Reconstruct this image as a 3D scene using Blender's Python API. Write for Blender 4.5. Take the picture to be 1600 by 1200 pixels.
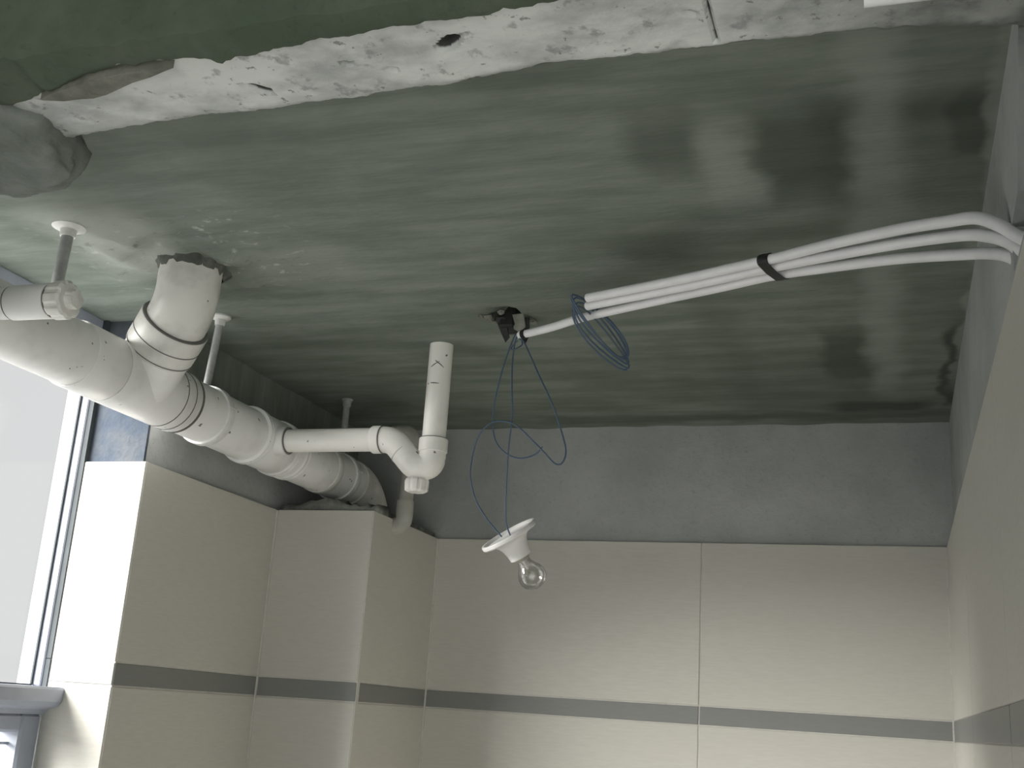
import bpy, bmesh, math, random
from mathutils import Vector, Matrix, noise

for o in list(bpy.data.objects):
    bpy.data.objects.remove(o, do_unlink=True)
SC = bpy.context.scene
COL = SC.collection
random.seed(7)

# ------------------------------------------------------------------ camera, sky, sun, exposure
cam_d = bpy.data.cameras.new('camera')
cam_d.sensor_fit = 'HORIZONTAL'
cam_d.sensor_width = 36.0
cam_d.lens = 1792.03 / 1600.0 * 36.0
cam_d.clip_start = 0.02
cam_d.clip_end = 500
cam = bpy.data.objects.new('camera', cam_d)
COL.objects.link(cam)
right = Vector((0.94965, 0.30675, 0.06380))
up = Vector((0.02655, -0.28168, 0.95914))
fwd = Vector((-0.31219, 0.90915, 0.27564))
cam.matrix_world = Matrix(((right.x, up.x, -fwd.x, 0), (right.y, up.y, -fwd.y, 0),
                           (right.z, up.z, -fwd.z, 0), (0, 0, 0, 1)))
SC.camera = cam

world = bpy.data.worlds.new('world')
SC.world = world
world.use_nodes = True
bg = world.node_tree.nodes['Background']
bg.inputs[0].default_value = (0.70, 0.705, 0.71, 1)
bg.inputs[1].default_value = 1.0

sun_d = bpy.data.lights.new('sun', 'SUN')
sun_d.energy = 21.0
sun_d.angle = math.radians(50)
sun_d.color = (1.0, 0.98, 0.95)
sun = bpy.data.objects.new('sun', sun_d)
COL.objects.link(sun)
sun.rotation_euler = Vector((0.66, 0.56, -0.46)).to_track_quat('-Z', 'Y').to_euler()

SC.view_settings.view_transform = 'Standard'
SC.view_settings.look = 'None'
SC.view_settings.exposure = 0.0
SC.view_settings.gamma = 1.0
SC.view_settings.use_curve_mapping = False


# ------------------------------------------------------------------ material helpers
class NT:
    def __init__(s, name):
        s.m = bpy.data.materials.new(name)
        s.m.use_nodes = True
        s.t = s.m.node_tree
        s.b = s.t.nodes['Principled BSDF']
        s.out = s.t.nodes['Material Output']
        g = s.n('ShaderNodeNewGeometry')
        s.pos = g.outputs['Position']

    def n(s, kind, **kw):
        x = s.t.nodes.new(kind)
        for k, v in kw.items():
            setattr(x, k, v)
        return x

    def set(s, sock, v):
        if hasattr(v, 'node'):
            s.t.links.new(v, sock)
        else:
            sock.default_value = v

    def math(s, op, a, b=0.0, c=0.0, clamp=False):
        x = s.n('ShaderNodeMath', operation=op, use_clamp=clamp)
        s.set(x.inputs[0], a)
        s.set(x.inputs[1], b)
        s.set(x.inputs[2], c)
        return x.outputs[0]

    def vmath(s, op, a, b=(0, 0, 0)):
        x = s.n('ShaderNodeVectorMath', operation=op)
        s.set(x.inputs[0], a)
        s.set(x.inputs[1], b)
        return x.outputs[0]

    def noise(s, scale=5, stretch=(1, 1, 1), detail=4, rough=0.55, off=(0, 0, 0), dist=0.0):
        mp = s.n('ShaderNodeMapping')
        mp.inputs['Location'].default_value = off
        mp.inputs['Scale'].default_value = stretch
        s.t.links.new(s.pos, mp.inputs[0])
        x = s.n('ShaderNodeTexNoise')
        x.inputs['Scale'].default_value = scale
        x.inputs['Detail'].default_value = detail
        x.inputs['Roughness'].default_value = rough
        x.inputs['Distortion'].default_value = dist
        s.t.links.new(mp.outputs[0], x.inputs['Vector'])
        return x.outputs['Fac']

    def ramp(s, f, lo, hi, a=0.0, b=1.0, smooth=True):
        x = s.n('ShaderNodeMapRange')
        x.interpolation_type = 'SMOOTHSTEP' if smooth else 'LINEAR'
        s.set(x.inputs[0], f)
        for i, v in enumerate((lo, hi, a, b)):
            s.set(x.inputs[i + 1], v)
        return x.outputs[0]

    def mix(s, f, a, b):
        x = s.n('ShaderNodeMix', data_type='RGBA')
        s.set(x.inputs[0], f)
        for i, v in ((6, a), (7, b)):
            if not hasattr(v, 'node') and len(v) == 3:
                v = (*v, 1)
            s.set(x.inputs[i], v)
        return x.outputs[2]

    def col(s, c):
        s.set(s.b.inputs['Base Color'], c if hasattr(c, 'node') else (*c[:3], 1))
        return s

    def rough(s, r, spec=0.5):
        s.set(s.b.inputs['Roughness'], r)
        s.b.inputs['Specular IOR Level'].default_value = spec
        return s

    def bump(s, h, dist=0.002, strength=0.6):
        x = s.n('ShaderNodeBump')
        x.inputs['Distance'].default_value = dist
        x.inputs['Strength'].default_value = strength
        s.set(x.inputs['Height'], h)
        s.t.links.new(x.outputs[0], s.b.inputs['Normal'])
        return s


def plain(name, c, r=0.5, spec=0.5, var=0.06, scale=30):
    k = NT(name)
    f = k.noise(scale)
    d = tuple(v * (1 - var * 2) for v in c)
    k.col(k.mix(k.ramp(f, 0.3, 0.7), d, c)).rough(r, spec)
    return k.m


def boxmask(k, centre, half, soft, p):
    """1 inside the XY rectangle, fading over `soft`; a patch with a shape of its own"""
    d = k.vmath('ABSOLUTE', k.vmath('SUBTRACT', p, (centre[0], centre[1], 0)))
    sp = k.n('ShaderNodeSeparateXYZ')
    k.t.links.new(d, sp.inputs[0])
    a = k.ramp(sp.outputs[0], half[0] - soft[0], half[0] + soft[0], 1, 0)
    b = k.ramp(sp.outputs[1], half[1] - soft[1], half[1] + soft[1], 1, 0)
    return k.math('MULTIPLY', a, b)


def warped(k, amount=0.05, scale=9):
    """position with small wobble so that stains get ragged edges"""
    x = k.n('ShaderNodeTexNoise')
    x.inputs['Scale'].default_value = scale
    x.inputs['Detail'].default_value = 4
    k.t.links.new(k.pos, x.inputs['Vector'])
    d = k.vmath('SUBTRACT', x.outputs['Color'], (0.5, 0.5, 0.5))
    return k.vmath('ADD', k.pos, k.vmath('MULTIPLY', d, (amount, amount, 0)))


def m_ceiling():
    k = NT('brushed_cement_ceiling')
    streak = k.noise(4.5, (1.0, 6, 1), 5, 0.6)
    fine = k.noise(26, (1.0, 9, 1), 4, 0.6, (3, 1, 0))
    blot = k.noise(3.2, (1, 1.3, 1), 5, 0.6, (5, 2, 0))
    c = k.mix(k.ramp(streak, 0.3, 0.72), (0.168, 0.198, 0.170), (0.250, 0.282, 0.250))
    c = k.mix(k.math('MULTIPLY', k.ramp(fine, 0.45, 0.75), 0.22), c, (0.31, 0.34, 0.305))
    c = k.mix(k.math('MULTIPLY', k.ramp(blot, 0.42, 0.68), 0.5), c, (0.110, 0.130, 0.104))
    p = warped(k, 0.07)
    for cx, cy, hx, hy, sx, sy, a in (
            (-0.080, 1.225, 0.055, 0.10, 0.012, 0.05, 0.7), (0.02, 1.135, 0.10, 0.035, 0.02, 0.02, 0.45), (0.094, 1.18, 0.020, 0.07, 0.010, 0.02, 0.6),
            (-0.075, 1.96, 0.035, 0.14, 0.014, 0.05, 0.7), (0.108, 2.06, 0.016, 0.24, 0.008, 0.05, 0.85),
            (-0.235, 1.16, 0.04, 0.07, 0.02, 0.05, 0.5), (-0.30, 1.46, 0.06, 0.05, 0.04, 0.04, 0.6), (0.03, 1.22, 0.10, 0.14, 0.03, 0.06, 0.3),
            (-0.30, 2.37, 0.42, 0.03, 0.05, 0.02, 0.5), (-0.02, 2.30, 0.09, 0.035, 0.03, 0.02, 0.8),  # darker band along the back wall joint, then a damp stain
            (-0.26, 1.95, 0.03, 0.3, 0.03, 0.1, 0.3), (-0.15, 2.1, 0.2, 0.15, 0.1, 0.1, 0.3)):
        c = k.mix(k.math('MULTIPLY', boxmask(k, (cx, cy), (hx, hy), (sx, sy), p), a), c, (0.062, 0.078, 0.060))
    for cx, cy, hx, hy, sx, sy, a in (
            (-0.005, 1.55, 0.026, 0.65, 0.02, 0.1, 0.45), (-0.17, 1.23, 0.025, 0.10, 0.02, 0.06, 0.5),
            (0.118, 1.45, 0.010, 0.7, 0.006, 0.1, 0.5),
            (-1.07, 1.31, 0.08, 0.12, 0.04, 0.05, 0.95), (-0.84, 1.44, 0.10, 0.07, 0.05, 0.05, 0.35)):
        mk = k.math('MULTIPLY', boxmask(k, (cx, cy), (hx, hy), (sx, sy), p), a)
        c = k.mix(k.math('MULTIPLY', mk, k.ramp(blot, 0.2, 0.6, 0.5, 1.0)), c, (0.40, 0.43, 0.395))
    crust = k.noise(30, (1, 1.6, 1), 5, 0.65, (9, 1, 4))       # pale crusts of slurry round the riser
    mk = boxmask(k, (-0.99, 1.36), (0.19, 0.13), (0.06, 0.05), p)
    c = k.mix(k.math('MULTIPLY', mk, k.ramp(crust, 0.58, 0.70, 0, 0.8)), c, (0.50, 0.52, 0.48))
    c = k.mix(k.math('MULTIPLY', mk, k.ramp(crust, 0.30, 0.42, 0.5, 0)), c, (0.10, 0.115, 0.10))
    k.col(c).rough(0.85, 0.2)
    k.bump(k.math('ADD', k.math('MULTIPLY', fine, 0.6), k.noise(60, (1, 3, 1), 5)), 0.002, 0.5)
    return k.m


def m_plaster(name, dark, light, scale=5, grain=90):
    k = NT(name)
    f = k.noise(scale, (1, 1, 1), 6, 0.62)
    g = k.noise(grain, (1, 1, 1), 3, 0.6)
    c = k.mix(k.ramp(f, 0.3, 0.7), dark, light)
    c = k.mix(k.math('MULTIPLY', k.ramp(g, 0.55, 0.8), 0.35), c, tuple(v * 0.55 for v in dark))
    k.col(c).rough(0.9, 0.15)
    k.bump(k.math('ADD', g, k.math('MULTIPLY', f, 2)), 0.003, 0.45)
    return k.m


def m_whitewash():
    k = NT('whitewashed_concrete')
    f = k.noise(9, (1, 1.5, 1), 6, 0.62)
    g = k.noise(34, (1, 1, 1), 5, 0.65, (2, 7, 1))
    c = k.mix(k.ramp(f, 0.28, 0.62), (0.43, 0.445, 0.44), (0.74, 0.76, 0.745))
    c = k.mix(k.math('MULTIPLY', k.ramp(g, 0.57, 0.68), 0.65), c, (0.27, 0.26, 0.275))
    s2 = k.noise(85, (1, 1, 1), 3, 0.6, (4, 4, 1))
    c = k.mix(k.math('MULTIPLY', k.ramp(s2, 0.64, 0.70), 0.7), c, (0.16, 0.16, 0.155))
    # bare grey concrete where the wash runs out towards the right end, and a dark joint line along the inner edge
    sp = k.n('ShaderNodeSeparateXYZ')
    k.t.links.new(warped(k, 0.12, 14), sp.inputs[0])
    bare = k.math('MULTIPLY', k.ramp(sp.outputs[0], -0.16, 0.0), k.ramp(f, 0.2, 0.55, 1.0, 0.45))
    c = k.mix(bare, c, (0.18, 0.19, 0.175))
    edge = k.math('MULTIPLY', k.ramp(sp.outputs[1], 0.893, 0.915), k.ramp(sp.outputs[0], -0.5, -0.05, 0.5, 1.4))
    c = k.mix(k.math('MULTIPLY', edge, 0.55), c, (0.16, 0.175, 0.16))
    sz = k.n('ShaderNodeSeparateXYZ')                         # darker tone deep inside the voids and the crack
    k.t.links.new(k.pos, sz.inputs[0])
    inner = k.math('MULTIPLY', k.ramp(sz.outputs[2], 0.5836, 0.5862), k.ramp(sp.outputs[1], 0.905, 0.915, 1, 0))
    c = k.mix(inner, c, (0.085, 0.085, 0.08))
    k.col(c).rough(0.9, 0.15)
    k.bump(k.math('ADD', g, f), 0.003, 0.5)
    return k.m


def m_tile(name, c, spec=0.35):
    k = NT(name)
    w = k.noise(190, (0.18, 0.18, 1.4), 3, 0.6)
    v = k.noise(2.0, (1, 1, 1), 2)
    a = k.mix(k.ramp(w, 0.35, 0.65), tuple(x * 0.97 for x in c), tuple(x * 1.02 for x in c))
    a = k.mix(k.math('MULTIPLY', k.ramp(v, 0.35, 0.65), 0.3), a, tuple(x * 0.92 for x in c))
    k.col(a).rough(0.42, spec)
    k.bump(w, 0.0002, 0.15)
    return k.m


def m_pvc(name, c, dirt=0.35):
    k = NT(name)
    f = k.noise(14, (1, 1, 1), 5, 0.6)
    s = k.noise(75, (1, 1, 1), 2, 0.5, (1, 4, 2))
    a = k.mix(k.math('MULTIPLY', k.ramp(f, 0.45, 0.75), dirt), c, tuple(x * 0.62 for x in c))
    a = k.mix(k.math('MULTIPLY', k.ramp(s, 0.725, 0.75), 0.85), a, (0.07, 0.07, 0.065))
    k.col(a).rough(0.38, 0.4)
    return k.m


def m_glass(name, gloss=0.08, tint=(1, 1, 1), refl=0.5):
    k = NT(name)
    k.t.nodes.remove(k.b)
    tr = k.n('ShaderNodeBsdfTransparent')
    tr.inputs[0].default_value = (*tint, 1)
    gl = k.n('ShaderNodeBsdfGlossy')
    gl.inputs['Roughness'].default_value = 0.04
    lw = k.n('ShaderNodeLayerWeight')
    lw.inputs[0].default_value = 0.35
    mx = k.n('ShaderNodeMixShader')
    k.t.links.new(k.math('ADD', k.math('MULTIPLY', lw.outputs['Fresnel'], refl), gloss, clamp=True), mx.inputs[0])
    k.t.links.new(tr.outputs[0], mx.inputs[1])
    k.t.links.new(gl.outputs[0], mx.inputs[2])
    k.t.links.new(mx.outputs[0], k.out.inputs[0])
    return k.m


M = dict(
    ceiling=m_ceiling(),
    plaster=m_plaster('grey_plaster', (0.36, 0.375, 0.365), (0.46, 0.475, 0.465)),
    render=m_plaster('dark_cement_render', (0.085, 0.112, 0.080), (0.135, 0.160, 0.122), 6),
    mortar=m_plaster('rough_mortar', (0.12, 0.125, 0.115), (0.30, 0.30, 0.28), 22, 120),
    collar=m_plaster('shaded_mortar', (0.075, 0.08, 0.072), (0.17, 0.175, 0.16), 25, 120),  # dark tone stands in for the recess shade round the riser
    lump=m_plaster('broken_grey_mortar', (0.16, 0.185, 0.165), (0.27, 0.29, 0.275), 10, 80),
    flake=m_plaster('buff_plaster_flake', (0.15, 0.155, 0.13), (0.27, 0.27, 0.235), 30, 120),
    whitewash=m_whitewash(),
    tile=m_tile('beige_linen_tile', (0.60, 0.585, 0.53)),
    band=m_tile('charcoal_border_tile', (0.24, 0.245, 0.235)),
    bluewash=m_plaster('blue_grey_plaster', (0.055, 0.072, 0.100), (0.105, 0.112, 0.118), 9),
    grout=m_plaster('pale_grout', (0.58, 0.56, 0.52), (0.66, 0.65, 0.61), 30),
    adhesive=m_plaster('tile_adhesive', (0.22, 0.22, 0.21), (0.30, 0.30, 0.28), 30),
    floor=m_plaster('screed_floor', (0.52, 0.515, 0.49), (0.62, 0.615, 0.585), 3),
    ground=m_plaster('grey_paving', (0.46, 0.46, 0.455), (0.55, 0.55, 0.54), 1),
    pvc=m_pvc('dusty_white_pvc', (0.86, 0.855, 0.84)),
    pvc_dirty=m_pvc('cement_smeared_pvc', (0.78, 0.77, 0.73), 0.7),
    trap=m_pvc('cream_white_pvc', (0.88, 0.865, 0.82), 0.25),
    conduit=plain('white_conduit_plastic', (0.87, 0.87, 0.885), 0.4, 0.4, 0.04, 20),
    seam=plain('grimy_seam', (0.16, 0.16, 0.15), 0.8),
    grey_pvc=plain('grey_aged_pvc', (0.47, 0.465, 0.42), 0.5, 0.3, 0.1),
    steel=plain('galvanised_rod', (0.40, 0.41, 0.40), 0.45, 0.5, 0.15, 60),
    zinc=plain('white_painted_steel', (0.80, 0.80, 0.78), 0.45, 0.5, 0.08, 60),
    black=plain('black_tape', (0.018, 0.020, 0.018), 0.5, 0.3),
    hole=plain('dark_cavity', (0.03, 0.03, 0.028), 0.9, 0.1),
    wire=plain('blue_wire_sheath', (0.075, 0.115, 0.175), 0.4, 0.4),
    lamp=plain('white_lamp_plastic', (0.82, 0.81, 0.80), 0.3, 0.5, 0.02),
    brass=plain('dull_brass', (0.45, 0.42, 0.36), 0.35, 0.6),
    frame=plain('shaded_aluminium_frame', (0.38, 0.41, 0.48), 0.4, 0.4, 0.04),  # backlit shade of the frame is put into this blue-grey colour
    sealant=plain('dark_grey_sealant', (0.07, 0.08, 0.085), 0.7, 0.2),
    pane=m_glass('window_glass', 0.004, (1, 1, 1), 0.006),
    bulb=m_glass('bulb_glass', 0.10, (0.93, 0.93, 0.92)),
)


# ------------------------------------------------------------------ mesh helpers
def link(o, parent=None):
    COL.objects.link(o)
    if parent is not None:
        o.parent = parent
        o.location = Vector(o.location) - ORI.get(parent.name, Vector((0, 0, 0)))
    return o


ORI = {}


def obj(name, bm, mat, parent=None, smooth=False, auto=True):
    """link a bmesh in world coordinates as one mesh object; children sit relative to their parents' origins"""
    bmesh.ops.recalc_face_normals(bm, faces=bm.faces)
    me = bpy.data.meshes.new(name)
    off = Vector((0, 0, 0))
    if parent is not None:
        off = ORI.get(parent.name, off)
        if off.length:
            bmesh.ops.translate(bm, verts=bm.verts, vec=-off)
    bm.to_mesh(me)
    bm.free()
    me.materials.append(M[mat] if isinstance(mat, str) else mat)
    if smooth:
        me.shade_smooth()
        if auto:
            me.set_sharp_from_angle(angle=math.radians(38))
    o = bpy.data.objects.new(name, me)
    COL.objects.link(o)
    if parent is not None:
        o.parent = parent
        ORI[o.name] = off.copy()
    return o


def root(name, loc):
    o = bpy.data.objects.new(name, None)
    o.empty_display_size = 0.05
    COL.objects.link(o)
    o.location = loc
    ORI[o.name] = Vector(loc)
    return o


def thing(o, label, cat, group=None):
    o['label'] = label
    o['category'] = cat
    if group:
        o['group'] = group
    return o


def struct(o):
    o['kind'] = 'structure'
    return o


def add_box(bm, lo, hi):
    v = [bm.verts.new((x, y, z)) for x in (lo[0], hi[0]) for y in (lo[1], hi[1]) for z in (lo[2], hi[2])]
    for f in ((0, 1, 3, 2), (4, 6, 7, 5), (0, 4, 5, 1), (2, 3, 7, 6), (0, 2, 6, 4), (1, 5, 7, 3)):
        bm.faces.new([v[i] for i in f])
    return bm


def box(lo, hi, bev=0.0):
    bm = add_box(bmesh.new(), lo, hi)
    if bev:
        bmesh.ops.bevel(bm, geom=bm.edges[:], offset=bev, segments=1, affect='EDGES')
    return bm


def smooth_path(pts, sub=6, closed=False):
    """Catmull-Rom through the points"""
    P = [Vector(p) for p in pts]
    n = len(P)
    out = []
    rng = range(n if closed else n - 1)
    for i in rng:
        if closed:
            p0, p1, p2, p3 = P[i - 1], P[i], P[(i + 1) % n], P[(i + 2) % n]
        else:
            p1, p2 = P[i], P[i + 1]
            p0 = P[i - 1] if i else p1 * 2 - p2
            p3 = P[i + 2] if i + 2 < n else p2 * 2 - p1
        for j in range(sub):
            t = j / sub
            out.append(0.5 * ((2 * p1) + (p2 - p0) * t + (2 * p0 - 5 * p1 + 4 * p2 - p3) * t * t
                              + (3 * p1 - p0 - 3 * p2 + p3) * t ** 3))
    if not closed:
        out.append(P[-1])
    return out


def fillet(pts, rad, seg=8):
    """polyline with rounded corners of about `rad`"""
    P = [Vector(p) for p in pts]
    out = [P[0]]
    for i in range(1, len(P) - 1):
        a, b, c = P[i - 1], P[i], P[i + 1]
        u, w = (a - b), (c - b)
        r = min(rad if not isinstance(rad, (list, tuple)) else rad[i - 1], u.length * 0.49, w.length * 0.49)
        s, e = b + u.normalized() * r, b + w.normalized() * r
        for j in range(seg + 1):
            t = j / seg
            out.append(s.lerp(b, t).lerp(b.lerp(e, t), t))
    out.append(P[-1])
    return out


def add_tube(bm, pts, r, seg=20, cap=True, closed=False):
    P = [Vector(p) for p in pts]
    n = len(P)
    R = r if isinstance(r, (list, tuple)) else [r] * n
    T = []
    for i in range(n):
        a = P[i - 1] if (i or closed) else P[i]
        b = P[(i + 1) % n] if (i < n - 1 or closed) else P[i]
        T.append((b - a).normalized())
    ref = Vector((0, 0, 1)) if abs(T[0].z) < 0.9 else Vector((1, 0, 0))
    N = (ref - T[0] * ref.dot(T[0])).normalized()
    rings = []
    for i in range(n):
        if i:
            N = (N - T[i] * N.dot(T[i])).normalized()
        B = T[i].cross(N)
        rings.append([bm.verts.new(P[i] + (N * math.cos(2 * math.pi * k / seg) + B * math.sin(2 * math.pi * k / seg)) * R[i])
                      for k in range(seg)])
    for i in range(n if closed else n - 1):
        a, b = rings[i], rings[(i + 1) % n]
        for k in range(seg):
            bm.faces.new((a[k], a[(k + 1) % seg], b[(k + 1) % seg], b[k]))
    if cap and not closed:
        bm.faces.new(rings[0])
        bm.faces.new(rings[-1][::-1])
    return bm


def tube(pts, r, seg=20, cap=True, closed=False):
    return add_tube(bmesh.new(), pts, r, seg, cap, closed)


def lathe(base, axis, prof, seg=28, flat=None):
    """revolve (distance along axis, radius) pairs about an axis from base"""
    bm = bmesh.new()
    ax = Vector(axis).normalized()
    base = Vector(base)
    ref = Vector((0, 0, 1)) if abs(ax.z) < 0.9 else Vector((1, 0, 0))
    N = (ref - ax * ref.dot(ax)).normalized()
    B = ax.cross(N)
    rings = []
    for d, r in prof:
        rings.append([bm.verts.new(base + ax * d + (N * math.cos(2 * math.pi * k / seg) + B * math.sin(2 * math.pi * k / seg))
                                   * max(r, 1e-5) * (flat(k) if flat else 1)) for k in range(seg)])
    for a, b in zip(rings[:-1], rings[1:]):
        for k in range(seg):
            bm.faces.new((a[k], a[(k + 1) % seg], b[(k + 1) % seg], b[k]))
    bmesh.ops.remove_doubles(bm, verts=bm.verts, dist=1e-5)
    return bm


def blob(centre, half, amp, freq, seed=0, sub=4, spike=0.0):
    bm = bmesh.new()
    bmesh.ops.create_icosphere(bm, subdivisions=sub, radius=1.0)
    for v in bm.verts:
        d = v.co.normalized()
        k = 1 + amp * noise.fractal(d * freq + Vector((seed, seed * 2, 0)), 0.9, 2.0, 5)
        v.co = Vector((centre[0] + d.x * half[0] * k, centre[1] + d.y * half[1] * k, centre[2] + d.z * half[2] * k))
    return bm


# ------------------------------------------------------------------ dimensions (metres, eye at the origin)
ZF, ZC = -1.60, 0.631                    # floor, bathroom slab
XL, XR, YB = -1.2015, 0.1003, 2.4196     # tile faces
YP, XP = 2.0699, -0.9839                 # pier front and side faces
YR = 1.6185                              # window reveal
ZT, ZB1, ZB0 = 0.3728, 0.0392, 0.0016    # top of the tiling, border row
TH = 0.013                               # tile and bed thickness
GAP = 0.0013

# ------------------------------------------------------------------ structure
bm = add_box(bmesh.new(), (-60, -60, -2.05), (60, 60, -1.95))
struct(obj('ground', bm, 'ground'))
struct(obj('floor', box((-1.40, 0.80, ZF - 0.1), (0.30, 2.60, ZF)), 'floor'))
struct(obj('floor.001', box((-1.40, -2.20, ZF - 0.1), (1.60, 0.80, ZF)), 'floor'))


def ceiling_mesh():
    bm = bmesh.new()
    x0, x1, y0, y1, s = -1.40, 0.22, 0.86, 2.50, 0.0135
    nx, ny = int((x1 - x0) / s), int((y1 - y0) / s)
    hole = Vector((-0.592, 1.712))
    g = []
    for i in range(nx + 1):
        row = []
        for j in range(ny + 1):
            x, y = x0 + (x1 - x0) * i / nx, y0 + (y1 - y0) * j / ny
            z = ZC + 0.0022 * noise.fractal(Vector((x * 3, y * 9, 0)), 0.8, 2, 4)
            d = math.hypot(x + 1.016, y - 1.405)
            w = max(0, 1 - abs(d - 0.09) / 0.11)
            z -= w * 0.013 * (0.35 + noise.fractal(Vector((x * 22, y * 22, 3)), 0.8, 2, 4))
            if y > 2.36:                                      # uneven fillet where slab meets back wall
                z -= (y - 2.36) * 0.03 * (0.6 + noise.noise(Vector((x * 14, 0, 5))))
            q = Vector(((x - hole.x) / 0.034, (y - hole.y) / 0.046))
            e = q.length + 0.55 * noise.noise(Vector((x * 45, y * 45, 1)))
            if e < 1:
                z += 0.028 * min(1, (1 - e) * 4)
            row.append(bm.verts.new((x, y, z)))
        g.append(row)
    for i in range(nx):
        for j in range(ny):
            bm.faces.new((g[i][j], g[i][j + 1], g[i + 1][j + 1], g[i + 1][j]))
    return bm


ce = struct(obj('ceiling', ceiling_mesh(), 'ceiling', smooth=True, auto=False))
obj('slab', box((-1.40, 0.84, 0.672), (0.36, 2.62, 0.86)), 'plaster', ce)
struct(obj('ceiling.001', box((-1.40, -2.20, 0.90), (1.60, 0.82, 1.0)), 'render'))


def tiles(parent, name, mat, horiz, us, zs, fixed, face, axis):
    """a tile per cell; us = joints along the wall, zs = joints in height; axis 'y' for walls facing -Y, 'x' for walls facing along X"""
    for a, b in zip(us[:-1], us[1:]):
        for c, d in zip(zs[:-1], zs[1:]):
            lo, hi = sorted((fixed, fixed + face * 0.009))
            j = random.uniform(-0.0003, 0.0003)
            if axis == 'y':
                q = box((a + GAP, lo + j, c + GAP), (b - GAP, hi + j, d - GAP), 0.0009)
            else:
                q = box((lo + j, a + GAP, c + GAP), (hi + j, b - GAP, d - GAP), 0.0009)
            obj(name, q, mat, parent)


ROWS = [ZF, -1.332, -0.999, -0.666, -0.3325, ZB0]


def clad(parent, us, fixed, face, axis):
    tiles(parent, 'tile', 'tile', True, us, ROWS, fixed, face, axis)
    tiles(parent, 'tile', 'tile', True, us, [ZB1, ZT], fixed, face, axis)
    tiles(parent, 'border_tile', 'band', True, us, [ZB0, ZB1], fixed, face, axis)
    lo, hi = sorted((fixed + face * 0.0016, fixed + face * TH))
    a, b = us[0], us[-1]
    q = box((a, lo, ZF), (b, hi, ZT - 0.002)) if axis == 'y' else box((lo, a, ZF), (hi, b, ZT - 0.002))
    obj('grout', q, 'grout', parent)


# back wall
wb = struct(obj('wall_back', box((-1.40, YB + TH, ZF), (0.30, YB + 0.18, 0.86)), 'plaster'))
clad(wb, [XP + 0.001, -0.3839, XR - 0.001], YB, 1, 'y')

# right wall; the plaster stops at a rough chase cut for the conduits
def chased_wall():
    bm = box((XR + 0.032, 0.80, ZF), (0.30, 2.60, 0.86))
    add_box(bm, (XR + 0.0147, 1.10, ZF), (XR + 0.06, 2.60, 0.70))
    add_box(bm, (XR + 0.0147, 0.92, ZF), (XR + 0.06, 1.10, 0.43))
    edge = [(0.935, 0.70), (0.945, 0.631), (0.955, 0.60), (0.985, 0.545), (1.01, 0.51), (1.035, 0.483), (1.07, 0.478), (1.10, 0.476)]
    a = [bm.verts.new((XR + 0.0147, y, z)) for y, z in edge] + [bm.verts.new((XR + 0.0147, 1.10, 0.70))]
    b = [bm.verts.new((XR + 0.06, v.co.y, v.co.z)) for v in a]
    bm.faces.new(a)
    for i in range(len(a)):
        j = (i + 1) % len(a)
        bm.faces.new((a[i], a[j], b[j], b[i]))
    return bm


wr = struct(obj('wall_right', chased_wall(), 'plaster'))
GAP = 0.00035
clad(wr, [0.80, 1.2196, 1.8196, YB - 0.001], XR, 1, 'x')
GAP = 0.0013

# left wall with the window opening
WY0, WZ0, WZ1 = 0.93, -0.75, 0.633
bm = box((-1.40, YR + TH, ZF), (XL - TH, 2.60, 0.86))
add_box(bm, (-1.40, WY0, WZ1 + 0.035), (XL - TH, YR + TH, 0.86))
add_box(bm, (-1.40, WY0, ZF), (XL - TH, YR + TH, WZ0))
add_box(bm, (-1.40, -2.20, ZF), (XL - TH, WY0, 1.0))
wl = struct(obj('wall_left', bm, 'plaster'))
bm = bmesh.new()                                              # ceiling colour carried down this wall in place of the pipe's shade
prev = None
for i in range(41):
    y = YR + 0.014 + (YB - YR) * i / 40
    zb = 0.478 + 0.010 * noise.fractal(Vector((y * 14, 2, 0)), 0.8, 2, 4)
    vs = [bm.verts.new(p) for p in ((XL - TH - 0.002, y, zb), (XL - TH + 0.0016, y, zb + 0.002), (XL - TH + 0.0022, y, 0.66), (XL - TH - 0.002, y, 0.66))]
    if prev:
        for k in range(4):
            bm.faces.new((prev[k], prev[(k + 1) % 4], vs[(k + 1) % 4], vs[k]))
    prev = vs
obj('shade_coat', bm, 'ceiling', wl)
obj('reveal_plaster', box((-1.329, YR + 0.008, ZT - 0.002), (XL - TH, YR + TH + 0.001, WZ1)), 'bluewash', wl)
clad(wl, [YR + 0.001, YP - 0.001], XL, -1, 'x')
tiles(wl, 'tile', 'tile', True, [-1.327, XL], [-0.75, -0.3325, ZB0], YR, 1, 'y')
tiles(wl, 'tile', 'tile', True, [-1.327, XL], [ZB1, ZT], YR, 1, 'y')
tiles(wl, 'border_tile', 'band', True, [-1.327, XL], [ZB0, ZB1], YR, 1, 'y')
obj('grout', box((-1.329, YR + 0.0016, -0.75), (XL - 0.001, YR + TH, ZT - 0.002)), 'grout', wl)
tiles(wl, 'tile', 'tile', True, [0.93, 1.02, YR], [ZF, -1.332, -0.999, -0.75], XL, -1, 'x')

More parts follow.
